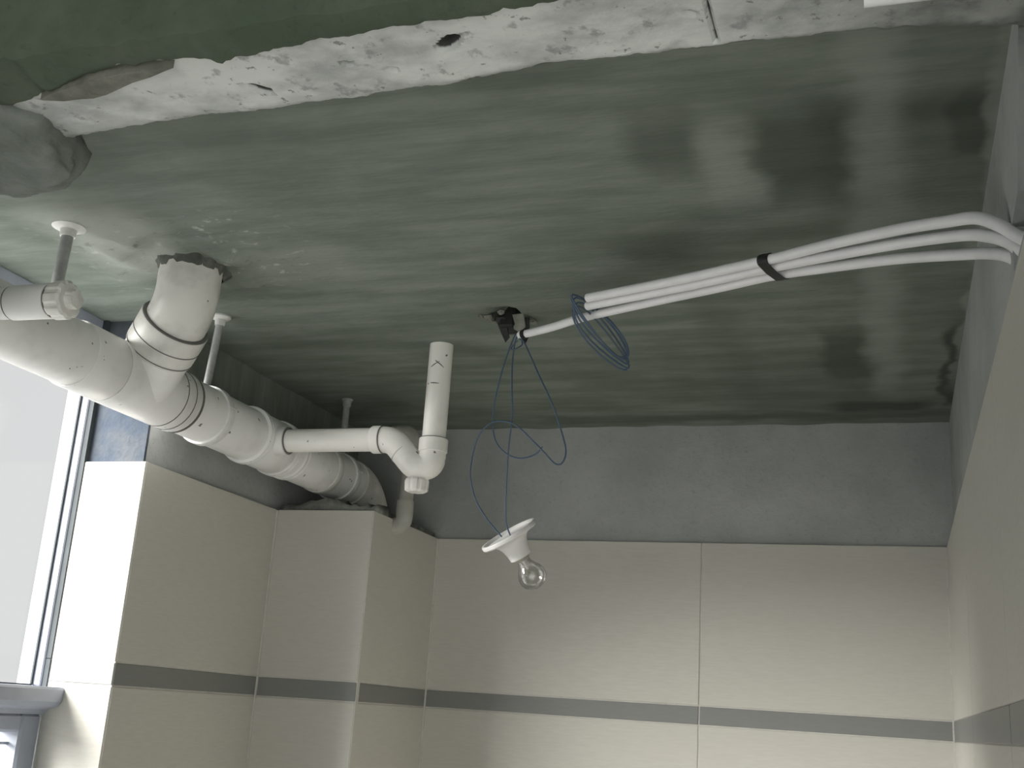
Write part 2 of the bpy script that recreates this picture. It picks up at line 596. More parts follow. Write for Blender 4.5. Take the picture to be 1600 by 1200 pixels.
# boxed pier round the stack, open at the top with rough mortar
wc = struct(obj('wall_corner', box((XL - TH, YP + TH, ZF), (XP - TH, YB + 0.01, ZT - 0.002)), 'adhesive'))
clad(wc, [XL + 0.001, XP], YP, 1, 'y')
clad(wc, [YP + 0.001, YB], XP, -1, 'x')
bm = bmesh.new()
N1 = 26
ring = []
for i in range(N1 + 1):                                       # ragged mortar capping along front and side
    x = XL + (XP - XL) * i / N1
    h = 0.006 + 0.016 * abs(noise.fractal(Vector((x * 24, 3, 0)), 0.8, 2, 4)) + 0.016 * math.exp(-((x + 1.10) / 0.05) ** 2)
    ring.append((x, h))
prev = None
for x, h in ring:
    w = 0.010 * noise.noise(Vector((x * 40, 8, 0)))
    vs = [bm.verts.new(p) for p in ((x, YP + 0.008 + abs(w), ZT - 0.004), (x, YP + 0.014 + w, ZT + h), (x, YP + 0.07, ZT + h * 1.3), (x, YP + 0.07, ZT - 0.004))]
    if prev:
        for k in range(4):
            bm.faces.new((prev[k], prev[(k + 1) % 4], vs[(k + 1) % 4], vs[k]))
    else:
        bm.faces.new(vs)
    prev = vs
bm.faces.new(prev[::-1])
obj('mortar_cap', bm, 'mortar', wc, True, False)
bm = bmesh.new()
add_box(bm, (XL, YP + 0.06, ZT - 0.01), (XP - 0.012, YB + 0.01, ZT + 0.012))
obj('mortar_top', bm, 'mortar', wc)

# grout beads in the inner corners
for par, (x, y, sx, sy) in ((wb, (XP, YB, 1, -1)), (wb, (XR, YB, -1, -1)), (wc, (XL, YP, 1, -1))):
    obj('grout_bead', box((min(x, x + sx * 0.0032), min(y, y + sy * 0.0032), ZF), (max(x, x + sx * 0.0032), max(y, y + sy * 0.0032), ZT - 0.003)), 'grout', par)

# front wall: two jambs and the lintel over the doorway
bm = box((-1.21, 0.82, ZF), (-0.965, 0.92, 0.90))
add_box(bm, (XR + 0.02, 0.76, ZF), (1.60, 0.92, 0.90))
wf = struct(obj('wall_front', bm, 'render'))


def lintel_mesh():
    bm = bmesh.new()
    x0, x1, y0, s = -0.97, 0.13, 0.782, 0.0038
    far = [(-0.97, 0.935), (-0.864, 0.936), (-0.778, 0.927), (-0.694, 0.922), (-0.618, 0.923), (-0.542, 0.921), (-0.442, 0.917), (-0.401, 0.917),
           (-0.359, 0.912), (-0.311, 0.902), (-0.232, 0.903), (-0.15, 0.907), (-0.093, 0.904), (-0.039, 0.906), (0.014, 0.911), (0.065, 0.919), (0.13, 0.931)]

    def fy(x):
        for (a, b), (c, d) in zip(far[:-1], far[1:]):
            if x <= c:
                return b + (d - b) * (x - a) / (c - a)
        return far[-1][1]
    pits = [(-0.585, 0.879, 0.013, 0.006, 0.9, 0.016), (-0.372, 0.842, 0.015, 0.007, -0.6, 0.018), (-0.478, 0.854, 0.008, 0.004, 0.2, 0.008),
            (-0.219, 0.888, 0.007, 0.003, 0.2, 0.006), (-0.352, 0.832, 0.005, 0.003, 0, 0.005), (-0.44, 0.872, 0.006, 0.003, 0.4, 0.005),
            (-0.66, 0.91, 0.008, 0.003, 0.2, 0.005), (-0.15, 0.845, 0.006, 0.003, 0.3, 0.005), (-0.60, 0.868, 0.006, 0.003, 0.9, 0.005)]
    nx, ny = int((x1 - x0) / s), 42
    g = []
    for i in range(nx + 1):
        x = x0 + (x1 - x0) * i / nx
        yf = fy(x) + 0.0025 * noise.fractal(Vector((x * 60, 0, 0)), 0.8, 2, 4)
        row = []
        for j in range(ny + 1):
            y = y0 + (yf - y0) * j / ny
            z = 0.580 + 0.0022 * noise.fractal(Vector((x * 16, y * 16, 2)), 0.8, 2, 4)
            z += 0.006 * max(0, (y - yf + 0.012) / 0.012)
            for px, py, a, b, th, dp in pits:
                u = (x - px) * math.cos(th) + (y - py) * math.sin(th)
                v = -(x - px) * math.sin(th) + (y - py) * math.cos(th)
                e = (u / a) ** 2 + (v / b) ** 2 + 0.3 * noise.noise(Vector((x * 120, y * 120, 0)))
                if e < 1.3:
                    z += dp * min(1, (1.3 - e) * 1.5)
            cr = abs(x + 0.1365 + 0.04 * (y - 0.86) * 0.5 + 0.002 * noise.noise(Vector((y * 90, 0, 0))))
            if cr < 0.0026 and y < yf - 0.012:
                z += 0.0055
            row.append(bm.verts.new((x, y, z)))
        row.append(bm.verts.new((x, yf, 0.90)))
        row.append(bm.verts.new((x, y0, 0.90)))
        g.append(row)
    for i in range(nx):
        n = len(g[0])
        for j in range(n):
            k = (j + 1) % n
            bm.faces.new((g[i][j], g[i][k], g[i + 1][k], g[i + 1][j]))
    return bm


obj('lintel', lintel_mesh(), 'whitewash', wf, True, True)


def coat_mesh():
    """render on the hall side of the lintel, its lower edge broken and ragged"""
    bm = bmesh.new()
    e = [(-0.97, 0.850), (-0.852, 0.846), (-0.816, 0.838), (-0.748, 0.815), (-0.687, 0.804), (-0.619, 0.809), (-0.592, 0.821), (-0.553, 0.814),
         (-0.504, 0.810), (-0.444, 0.805), (-0.393, 0.803), (-0.345, 0.804), (-0.297, 0.800), (-0.229, 0.796), (-0.10, 0.790), (0.125, 0.788)]
    nx = 220
    prev = None
    for i in range(nx + 1):
        x = -0.97 + 1.095 * i / nx
        for (a, b), (c, d) in zip(e[:-1], e[1:]):
            if x <= c + 1e-9:
                ye = b + (d - b) * (x - a) / (c - a)
                break
        ye += 0.004 * noise.fractal(Vector((x * 45, 4, 0)), 0.7, 2, 5)
        zb = 0.572 + 0.004 * noise.fractal(Vector((x * 30, 9, 0)), 0.8, 2, 4)
        f = 0.002 * noise.noise(Vector((x * 20, 1, 7)))
        vs = [bm.verts.new(p) for p in ((x, ye, 0.592), (x, ye - 0.003, zb + 0.003), (x, ye - 0.014, zb), (x, 0.770 + f, zb + 0.004),
                                        (x, 0.764 + f, zb + 0.014), (x, 0.764, 0.70), (x, 0.764, 0.91), (x, 0.80, 0.91))]
        if prev:
            for k in range(8):
                bm.faces.new((prev[k], prev[(k + 1) % 8], vs[(k + 1) % 8], vs[k]))
        else:
            bm.faces.new(vs)
        prev = vs
    bm.faces.new(prev[::-1])
    return bm


obj('render_coat', coat_mesh(), 'render', wf, True, True)


def flake_mesh():
    """a loose tongue of plaster hanging by the broken edge"""
    bm = bmesh.new()
    out = [(-0.815, 0.834), (-0.790, 0.842), (-0.768, 0.838), (-0.755, 0.842), (-0.742, 0.845), (-0.722, 0.838), (-0.700, 0.829), (-0.672, 0.818),
           (-0.640, 0.812), (-0.690, 0.806), (-0.750, 0.814), (-0.790, 0.824)]
    lo, hi = [], []
    for i, (x, y) in enumerate(out):
        w = 0.003 * noise.noise(Vector((x * 60, y * 60, 0)))
        lo.append(bm.verts.new((x, y, 0.5685 + w + (0.004 if i in (4, 5, 6) else 0))))
        hi.append(bm.verts.new((x, y, 0.5825)))
    bm.faces.new(lo)
    bm.faces.new(hi[::-1])
    for i in range(len(lo)):
        j = (i + 1) % len(lo)
        bm.faces.new((lo[i], lo[j], hi[j], hi[i]))
    bmesh.ops.bevel(bm, geom=bm.edges[:], offset=0.0015, segments=1, affect='EDGES')
    return bm


obj('plaster_flake', flake_mesh(), 'flake', wf)


def lump_mesh():
    """rough broken mortar where the left jamb meets the lintel: a thick ragged rim round a flatter face"""
    bm = bmesh.new()
    bmesh.ops.create_icosphere(bm, subdivisions=5, radius=1.0)
    c, h = Vector((-0.955, 0.906, 0.590)), Vector((0.106, 0.106, 0.044))
    for v in bm.verts:
        d = v.co.normalized()
        k = 1 + 0.10 * noise.fractal(d * 2.2 + Vector((3, 1, 0)), 0.9, 2.0, 5)
        r = math.hypot(d.x, d.y)
        z = d.z
        if z < 0:
            z = -min(1, 1.25 * abs(z) ** 0.55)
            z *= 0.86 + 0.14 * min(1, r / 0.8)
        v.co = Vector((c.x + d.x * h.x * k, c.y + d.y * h.y * k, c.z + z * h.z * (1 + 0.08 * noise.noise(d * 6))))
    return bm


obj('mortar_lump', lump_mesh(), 'lump', wf, True, False)

# hall behind the camera, its unseen rear opening added and sized to let in fill light
struct(obj('wall_hall_right', box((1.50, -2.20, ZF), (1.62, 0.82, 1.0)), 'plaster'))
bm = box((-1.40, -2.20, ZF), (-1.15, -2.05, 1.0))
add_box(bm, (1.45, -2.20, ZF), (1.62, -2.05, 1.0))
add_box(bm, (-1.15, -2.20, 0.85), (1.45, -2.05, 1.0))
add_box(bm, (-1.15, -2.20, ZF), (1.45, -2.05, -1.45))
struct(obj('wall_rear', bm, 'plaster'))

# window: outer frame, transom that stands proud, lower sash
wn = struct(root('window_1', (-1.355, 1.20, WZ0)))
FX0, FX1 = -1.378, -1.338
obj('jamb', box((FX0, YR - 0.004, -0.006), (FX1, YR + 0.012, WZ1), 0.002), 'frame', wn)
obj('jamb', box((FX0, WY0, WZ0), (FX1, WY0 + 0.03, WZ1), 0.002), 'frame', wn)
obj('head', box((FX0, WY0 + 0.03, WZ1 - 0.036), (FX1, YR - 0.004, WZ1), 0.002), 'frame', wn)
obj('sealant', box((-1.338, YR - 0.001, ZB1), (-1.328, YR + 0.012, WZ1 - 0.001)), 'sealant', wn)
obj('sealant', box((-1.338, YR - 0.001, -0.006), (-1.328, YR + 0.012, ZB1 - 0.001)), 'sealant', wn)


def transom():
    prof = [(-1.380, -0.006), (-1.294, -0.006), (-1.291, -0.010), (-1.292, -0.029), (-1.298, -0.037), (-1.316, -0.042), (-1.322, -0.050), (-1.380, -0.050)]
    bm = bmesh.new()
    a = [bm.verts.new((x, WY0, z)) for x, z in prof]
    b = [bm.verts.new((x, YR - 0.001, z)) for x, z in prof]
    bm.faces.new(a)
    bm.faces.new(b[::-1])
    for i in range(len(a)):
        j = (i + 1) % len(a)
        bm.faces.new((a[i], a[j], b[j], b[i]))
    return bm


obj('transom', transom(), 'frame', wn)
obj('pane', box((-1.361, WY0 + 0.03, -0.006), (-1.356, YR - 0.004, WZ1 - 0.036)), 'pane', wn)
obj('gasket', box((-1.3562, YR - 0.0075, -0.004), (-1.3532, YR - 0.004, WZ1 - 0.037)), 'sealant', wn)
obj('gasket', box((-1.3562, WY0 + 0.03, -0.0058), (-1.3525, YR - 0.006, -0.0035)), 'sealant', wn)
sa = obj('sash', box((-1.374, YR - 0.045, WZ0 + 0.02), (-1.326, YR - 0.001, -0.050), 0.004), 'frame', wn)
obj('sash_rail', box((-1.374, WY0 + 0.045, -0.078), (-1.326, YR - 0.045, -0.050), 0.004), 'frame', sa)
obj('sash_rail', box((-1.374, WY0 + 0.045, WZ0 + 0.02), (-1.326, YR - 0.045, WZ0 + 0.05), 0.004), 'frame', sa)
obj('sash_stile', box((-1.374, WY0, WZ0 + 0.02), (-1.326, WY0 + 0.045, -0.050), 0.004), 'frame', sa)
obj('glazing_bead', box((-1.352, WY0 + 0.045, -0.098), (-1.346, YR - 0.045, -0.094)), 'frame', sa)
obj('pane', box((-1.353, WY0 + 0.045, WZ0 + 0.05), (-1.349, YR - 0.045, -0.078)), 'pane', sa)
obj('sill', box((-1.40, WY0, WZ0), (-1.21, YR, WZ0 + 0.02), 0.003), 'frame', wn)

# ------------------------------------------------------------------ soil pipe
SX, SZ, SR = -1.122, 0.460, 0.0485
sp = thing(root('soil_pipe', (SX, 1.5, SZ - SR)), 'thick white soil pipe running under the slab along the window wall into the pier', 'pipe')
el = fillet([(SX, 0.93, SZ), (SX, 2.300, SZ), (SX + 0.030, 2.305, ZT - 0.10)], 0.085, 12)
obj('pipe', tube(el, SR, 40), 'pvc', sp, True)


def sleeve(name, y0, y1, r, mat='pvc', lip=0.0):
    prof = [(0, SR - 0.001), (0, r - 0.001), (0.0015, r + lip), (0.007, r + lip), (0.009, r)] if lip else [(0, SR - 0.001), (0, r - 0.001), (0.0015, r)]
    L = y1 - y0
    prof += [(L - a, b) for a, b in prof[::-1]]
    return obj(name, lathe((SX, y0, SZ), (0, 1, 0), prof, 40), mat, sp, True)


sleeve('coupling', 1.30, 1.375, SR + 0.0028)
wy = sleeve('wye_fitting', 1.376, 1.565, SR + 0.0034)
for y in (1.522, 1.545, 1.567):
    obj('seam', lathe((SX, y, SZ), (0, 1, 0), [(0, SR), (0.0002, SR + 0.0042), (0.0016, SR + 0.0042), (0.0018, SR)], 40), 'seam', wy)
sleeve('socket', 1.785, 1.802, SR + 0.0035, lip=0.002)
tee = sleeve('tee_fitting', 1.802, 1.895, SR + 0.0022)
sleeve('socket', 1.893, 1.913, SR + 0.0035, lip=0.002)
sleeve('socket', 1.932, 1.950, SR + 0.0028, lip=0.001)
sleeve('socket', 2.075, 2.095, SR + 0.0022, 'pvc_dirty')
el2 = obj('elbow', tube([p for p in el if p.y > 2.19], SR + 0.0025, 40), 'pvc_dirty', sp, True)
obj('tee_branch', tube([(SX + 0.02, 1.829, SZ - 0.003), (-1.0555, 1.829, SZ - 0.003)], [0.0265, 0.0262], 28), 'pvc', sp, True)
obj('tee_lip', lathe((-1.0565, 1.829, SZ - 0.003), (1, 0, 0), [(0, 0.022), (0, 0.0264), (0.0015, 0.0255), (0.002, 0.0205)], 28), 'seam', sp)

# 45 degree arm of the wye, its bend and the riser into the slab
arm = fillet([(SX, 1.462, SZ), (-1.016, 1.405, 0.566), (-1.016, 1.405, 0.655)], 0.03, 10)
obj('riser', tube(arm, 0.0475, 40), 'pvc_dirty', sp, True)
a0, a1 = Vector((SX, 1.462, SZ)), Vector((-1.016, 1.405, 0.566))
ad = (a1 - a0).normalized()
obj('branch_arm', tube([a0, a0 + ad * 0.098], [0.0515, 0.0515], 40), 'pvc', sp, True)
L = (a1 - a0).length
bs = obj('branch_socket', lathe(a0 + ad * 0.070, ad, [(0, 0.045), (0, 0.0525), (0.002, 0.0545), (0.054, 0.0545), (0.056, 0.053), (0.056, 0.046)], 40), 'pvc_dirty', sp, True)
for d in (0.074, 0.097):
    obj('seam', lathe(a0 + ad * d, ad, [(0, 0.050), (0.0002, 0.0552), (0.0017, 0.0552), (0.002, 0.050)], 40), 'seam', bs)
obj('seam', lathe(a0 + ad * 0.126, ad, [(0, 0.045), (0.0002, 0.0538), (0.0017, 0.0528), (0.002, 0.045)], 40), 'seam', bs)
# mortar squeezed round the riser at the slab
bm = bmesh.new()
sg = 40
rr = []
for z, base in ((0.640, 0.066), (0.630, 0.058), (0.622, 0.051), (0.617, 0.047)):
    rr.append([bm.verts.new((-1.016 + math.cos(2 * math.pi * i / sg) * base * (1 + 0.22 * noise.fractal(Vector((math.cos(2 * math.pi * i / sg) * 3, math.sin(2 * math.pi * i / sg) * 3, z * 20)), 0.8, 2, 4)),
                             1.405 + math.sin(2 * math.pi * i / sg) * base * (1 + 0.22 * noise.fractal(Vector((math.cos(2 * math.pi * i / sg) * 3, math.sin(2 * math.pi * i / sg) * 3, z * 20)), 0.8, 2, 4)),
                             z + 0.006 * noise.noise(Vector((i * 0.7, z * 50, 0))))) for i in range(sg)])
for a, b in zip(rr[:-1], rr[1:]):
    for i in range(sg):
        bm.faces.new((a[i], a[(i + 1) % sg], b[(i + 1) % sg], b[i]))
obj('mortar_collar', bm, 'collar', ce, True, False)

# ------------------------------------------------------------------ sink trap
TX, TY = -0.767, 1.829
ZH = SZ - 0.003
tp = thing(root('sink_trap', (TX, TY, 0.36)), 'cream white waste trap with U bend hanging between slab and soil pipe', 'pipe')
obj('inlet_pipe', tube([(TX, TY, 0.445), (TX, TY, 0.64)], 0.0212, 32), 'trap', tp, True)
ub = fillet([(TX, TY, 0.452), (TX, TY, 0.408), (-0.797, TY, 0.405), (-0.846, TY, ZH), (-0.885, TY, ZH)], [0.032, 0.020, 0.026], 10)
obj('u_bend', tube(ub, 0.0238, 32), 'trap', tp, True)
obj('inlet_socket', lathe((TX, TY, 0.432), (0, 0, 1), [(0, 0.022), (0.001, 0.0258), (0.0235, 0.0258), (0.025, 0.0245), (0.025, 0.021)], 32), 'trap', tp, True)
obj('outlet_socket', lathe((-0.866, TY, ZH), (-1, 0, 0), [(0, 0.022), (0.001, 0.0252), (0.017, 0.0252), (0.019, 0.024), (0.019, 0.021)], 32), 'trap', tp, True)
obj('outlet_pipe', tube([(-0.880, TY, ZH), (-1.075, TY, ZH)], 0.0212, 32), 'trap', tp, True)
obj('seam', lathe((TX, TY, 0.4565), (0, 0, 1), [(0, 0.021), (0.0003, 0.0250), (0.0013, 0.0240), (0.0015, 0.021)], 32), 'seam', tp)
obj('seam', lathe((-0.8645, TY, ZH), (-1, 0, 0), [(0, 0.0235), (0.0003, 0.0256), (0.0014, 0.0256), (0.0016, 0.0235)], 32), 'seam', tp)
obj('seam', lathe((-0.8235, TY, 0.4315), (-0.049, 0, 0.052), [(0, 0.0235), (0.0002, 0.0243), (0.0007, 0.0243), (0.0009, 0.0235)], 32), 'grey_pvc', tp)
obj('neck', lathe((-0.792, TY, 0.372), (0, 0, 1), [(0, 0.0145), (0.034, 0.0145)], 24), 'trap', tp, True)
nut = lathe((-0.792, TY, 0.361), (0, 0, 1), [(0, 0.0001), (0, 0.0150), (0.003, 0.0205), (0.020, 0.0215), (0.0235, 0.0195), (0.0235, 0.0001)], 48,
            flat=lambda k: 1.0 if (k % 6) < 4 else 0.88)
obj('cleanout_nut', nut, 'trap', tp)
for s, (z, ph) in enumerate(((0.596, 0.3), (0.585, -0.1), (0.555, 0.0))):     # scuffs of dark paint on the inlet pipe
    pts = [(TX + 0.0213 * math.cos(-1.9 + ph + t), TY + 0.0213 * math.sin(-1.9 + ph + t), z - 0.016 * t * (1 if s == 0 else -0.8 if s == 1 else 0.1)) for t in (0, 0.25, 0.5, 0.75)]
    obj('scuff', tube(pts, [0.0007, 0.0011, 0.0009, 0.0005], 6), 'seam', tp)

# ------------------------------------------------------------------ small vertical pipe behind the trap
tq = thing(root('waste_pipe', (-0.966, 2.18, 0.36)), 'small grey pipe with two elbows behind the trap, entering the side of the tiled pier', 'pipe')
obj('pipe', tube(fillet([(-1.215, 2.197, 0.560), (-0.966, 2.188, 0.560), (-0.966, 2.18, 0.362), (-0.999, 2.18, 0.357)], [0.035, 0.024], 8), 0.0145, 24), 'grey_pvc', tq, True)
obj('elbow', tube(fillet([(-0.966, 2.18, 0.412), (-0.966, 2.18, 0.362), (-0.999, 2.18, 0.357)], 0.024, 8), 0.0178, 24), 'grey_pvc', tq, True)
obj('elbow', tube(fillet([(-1.012, 2.1895, 0.560), (-0.966, 2.188, 0.560), (-0.966, 2.186, 0.512)], 0.03, 8), 0.0178, 24), 'grey_pvc', tq, True)

# ------------------------------------------------------------------ plugged side branch of the soil pipe, at the far left
BY, BZ = 1.100, 0.459
obj('side_branch', tube([(SX + 0.02, BY, BZ), (-0.985, BY, BZ)], 0.0205, 32), 'pvc', sp, True)
obj('side_socket', lathe((-1.052, BY, BZ), (1, 0, 0), [(0, 0.02), (0.001, 0.0222), (0.058, 0.0226), (0.060, 0.0215), (0.060, 0.018)], 32), 'pvc', sp, True)
obj('seam', lathe((-1.0535, BY, BZ), (1, 0, 0), [(0, 0.0205), (0.0003, 0.0218), (0.0013, 0.0218), (0.0015, 0.0205)], 32), 'seam', sp)
obj('seam', lathe((-0.9915, BY, BZ), (1, 0, 0), [(0, 0.018), (0.0003, 0.0218), (0.0015, 0.0218), (0.0018, 0.018)], 32), 'seam', sp)
obj('plug', lathe((-0.9900, BY, BZ), (1, 0, 0), [(0, 0.018), (0.001, 0.0225), (0.005, 0.0245), (0.022, 0.0245), (0.025, 0.021), (0.025, 0.013), (0.035, 0.012), (0.037, 0.0001)], 48,
                  flat=lambda k: 1.0 if (k % 6) < 4 else 0.93), 'pvc_dirty', sp)

# ------------------------------------------------------------------ hangers
def hanger(top, foot, fr, rr_, label, ring_y=None, plate='zinc'):
    h = thing(root('pipe_hanger', top), label, 'hanger', 'hangers under the slab')
    t = Vector(top)
    obj('ceiling_plate', lathe((t.x, t.y, ZC + 0.004), (0, 0, -1), [(0, 0.0001), (0, fr), (0.006, fr), (0.0085, fr * 0.8), (0.010, rr_ * 1.4), (0.020, rr_ * 1.25), (0.020, 0.0001)], 28), plate, h, True)
    obj('rod', tube([(t.x, t.y, ZC - 0.012), foot], rr_, 16), 'steel', h, True)
    if ring_y:
        obj('clamp_band', lathe((SX, ring_y - 0.009, SZ), (0, 1, 0), [(0, SR), (0, SR + 0.0035), (0.002, SR + 0.0042), (0.016, SR + 0.0042), (0.018, SR + 0.0035), (0.018, SR)], 40), 'zinc', h, True)
        d = Vector((0.92, 0, 0.25)).normalized()
        p = Vector((SX, ring_y, SZ)) + d * (SR + 0.001)
        obj('clamp_bolt', tube([p - Vector((0, 0.010, 0)), p + Vector((0, 0.012, 0))], 0.0042, 8), 'zinc', h)
    return h


hanger((-1.113, 1.240, ZC), (-1.120, 1.243, 0.506), 0.024, 0.0085, 'thick steel hanger rod with wide white plate behind the plugged side branch at left')
hanger((-1.103, 1.629, ZC), (-1.130, 1.655, 0.506), 0.018, 0.0068, 'thin steel hanger rod with clamp band round soil pipe, right of the branch riser', 1.655)
hanger((-1.118, 2.165, ZC), (-1.118, 2.165, 0.506), 0.012, 0.0070, 'dim steel hanger rod in the shadow behind the horizontal arm of the trap', 2.165, 'steel')

# ------------------------------------------------------------------ conduits
def conduit(pts, label):
    p = smooth_path(pts, 6)
    h = thing(root('conduit', p[0]), label, 'conduit', 'conduits under the slab')
    bm = bmesh.new()
    r, ri, seg = 0.0066, 0.0052, 18
    add_tube(bm, p, r, seg, cap=False)
    n = len(bm.verts)
    add_tube(bm, [p[0] + (p[1] - p[0]).normalized() * 0.0, *p[1:]], ri, seg, cap=False)
    bm.verts.ensure_lookup_table()
    for k in range(seg):
        j = (k + 1) % seg
        bm.faces.new((bm.verts[k], bm.verts[j], bm.verts[n + j], bm.verts[n + k]))
    bm.normal_update()
    obj('tube_wall', bm, 'conduit', h, True)
    return h


CA = [(-0.42, 1.541, 0.597), (-0.278, 1.453, 0.581), (-0.201, 1.399, 0.571), (-0.132, 1.349, 0.562), (-0.059, 1.286, 0.55), (0.012, 1.228, 0.537), (0.062, 1.176, 0.520), (0.088, 1.143, 0.507), (0.107, 1.110, 0.482), (0.122, 1.090, 0.460), (0.150, 1.088, 0.445)]
CB = [(-0.426, 1.564, 0.593), (-0.282, 1.473, 0.577), (-0.204, 1.418, 0.567), (-0.134, 1.367, 0.558), (-0.06, 1.312, 0.546), (0.012, 1.258, 0.533), (0.075, 1.196, 0.512), (0.097, 1.157, 0.493), (0.112, 1.115, 0.468), (0.126, 1.100, 0.448), (0.150, 1.102, 0.431)]
CC = [(-0.577, 1.703, 0.600), (-0.513, 1.663, 0.5965), (-0.451, 1.612, 0.591), (-0.385, 1.569, 0.586), (-0.286, 1.5, 0.575), (-0.207, 1.443, 0.565), (-0.136, 1.39, 0.556), (-0.062, 1.343, 0.544), (0.011, 1.297, 0.531), (0.078, 1.251, 0.513), (0.103, 1.199, 0.491), (0.116, 1.135, 0.460), (0.130, 1.115, 0.438), (0.150, 1.118, 0.420)]
conduit(CA, 'uppermost of the three white conduits bending into the wall at the right edge')
conduit(CB, 'middle white conduit of the bundle, ending beside the uppermost at the wire coil')
conduit(CC, 'lowest white conduit of the three, reaching past the coil to the broken ceiling hole')
cw = thing(root('conduit', (-0.01, 0.84, 0.566)), 'cut white conduit end lying against the lintel at the top of the picture', 'conduit')
bm = tube(smooth_path([(-0.011, 0.834, 0.566), (0.03, 0.834, 0.566), (0.066, 0.833, 0.566), (0.088, 0.824, 0.568), (0.110, 0.806, 0.572), (0.124, 0.790, 0.577)], 5), 0.0068, 18)
obj('tube_wall', bm, 'conduit', cw, True)


def wrap(name, paths, u, width, pad, label):
    """tape wound round several conduits: convex outline of their circles, swept along the bundle"""
    cen = []
    for P in paths:
        best = min(range(len(P)), key=lambda i: abs(P[i].x - u))
        cen.append(P[best])
        tang = (P[min(best + 1, len(P) - 1)] - P[max(best - 1, 0)]).normalized()
    ref = Vector((0, 0, 1))
    N = (ref - tang * ref.dot(tang)).normalized()
    B = tang.cross(N)
    c0 = sum(cen, Vector()) / len(cen)
    pts2 = []
    for c in cen:
        d = c - c0
        for k in range(24):
            a = 2 * math.pi * k / 24
            pts2.append((d.dot(N) + math.cos(a) * (0.0066 + pad), d.dot(B) + math.sin(a) * (0.0066 + pad)))
    pts2 = sorted(set(pts2))

    def half(p):
        o = []
        for q in p:
            while len(o) > 1 and (o[-1][0] - o[-2][0]) * (q[1] - o[-2][1]) - (o[-1][1] - o[-2][1]) * (q[0] - o[-2][0]) <= 1e-12:
                o.pop()
            o.append(q)
        return o[:-1]
    hull = half(pts2) + half(pts2[::-1])
    bm = bmesh.new()
    rings = []
    for t, s in ((-0.5, 0.93), (-0.5, 1.0), (-0.1, 1.02), (0.1, 1.0), (0.5, 1.01), (0.5, 0.93)):
        rings.append([bm.verts.new(c0 + tang * (t * width) + N * a * s + B * b * s) for a, b in hull])
    for a, b in zip(rings[:-1], rings[1:]):
        for k in range(len(hull)):
            j = (k + 1) % len(hull)
            bm.faces.new((a[k], a[j], b[j], b[k]))
    return thing(obj(name, bm, 'black', None, True), label, 'tape')


PA, PB, PC = smooth_path(CA, 6), smooth_path(CB, 6), smooth_path(CC, 6)
wrap('electrical_tape', [PA, PB, PC], -0.134, 0.016, 0.0014, 'band of black tape binding the three white conduits together')
wrap('electrical_tape', [PC], -0.566, 0.009, 0.0012, 'small wrap of black tape near the open end of the lowest conduit')

# ------------------------------------------------------------------ broken hole in the slab with what is left of a box
jb = thing(root('junction_box', (-0.592, 1.712, 0.62)), 'broken black junction box in the ragged ceiling hole above the hanging wires', 'box')
bm = bmesh.new()
add_box(bm, (-0.612, 1.690, 0.612), (-0.584, 1.735, 0.655))
bmesh.ops.bevel(bm, geom=bm.edges[:], offset=0.004, segments=1, affect='EDGES')
obj('box_shell', bm, 'black', jb)


def shard(pts, th, mat, name, parent):
    bm = bmesh.new()
    a = [bm.verts.new(p) for p in pts]
    n = (Vector(pts[1]) - Vector(pts[0])).cross(Vector(pts[2]) - Vector(pts[0])).normalized()
    b = [bm.verts.new(Vector(p) + n * th) for p in pts]
    bm.faces.new(a)
    bm.faces.new(b[::-1])
    for i in range(len(a)):
        j = (i + 1) % len(a)
        bm.faces.new((a[i], a[j], b[j], b[i]))
    return obj(name, bm, mat, parent)


shard([(-0.618, 1.690, 0.628), (-0.600, 1.688, 0.628), (-0.596, 1.705, 0.597), (-0.603, 1.708, 0.590), (-0.610, 1.702, 0.606)], 0.003, 'black', 'tab', jb)
shard([(-0.574, 1.700, 0.630), (-0.563, 1.700, 0.630), (-0.562, 1.708, 0.604), (-0.570, 1.710, 0.586), (-0.577, 1.707, 0.600)], 0.004, 'black', 'tab', jb)
shard([(-0.588, 1.690, 0.632), (-0.568, 1.686, 0.632), (-0.566, 1.696, 0.611), (-0.577, 1.700, 0.604), (-0.586, 1.697, 0.609)], 0.003, 'flake', 'mortar_chip', jb)
for i, (x, y, s) in enumerate(((-0.628, 1.690, 0.010), (-0.620, 1.712, 0.008), (-0.612, 1.735, 0.008), (-0.560, 1.722, 0.007), (-0.638, 1.684, 0.006), (-0.600, 1.668, 0.006))):
    obj('mortar_chip', blob((x, y, 0.629), (s, s * 1.2, s * 0.6), 0.5, 1.6, i, 2), 'flake', jb)

# ------------------------------------------------------------------ blue wires
def wire(name, pts, label, r=0.0013, closed=False, mat='wire', group='blue lamp wires'):
    return thing(obj(name, tube(smooth_path(pts, 8, closed), r, 8, True, closed), mat, None, True), label, 'wire', group)


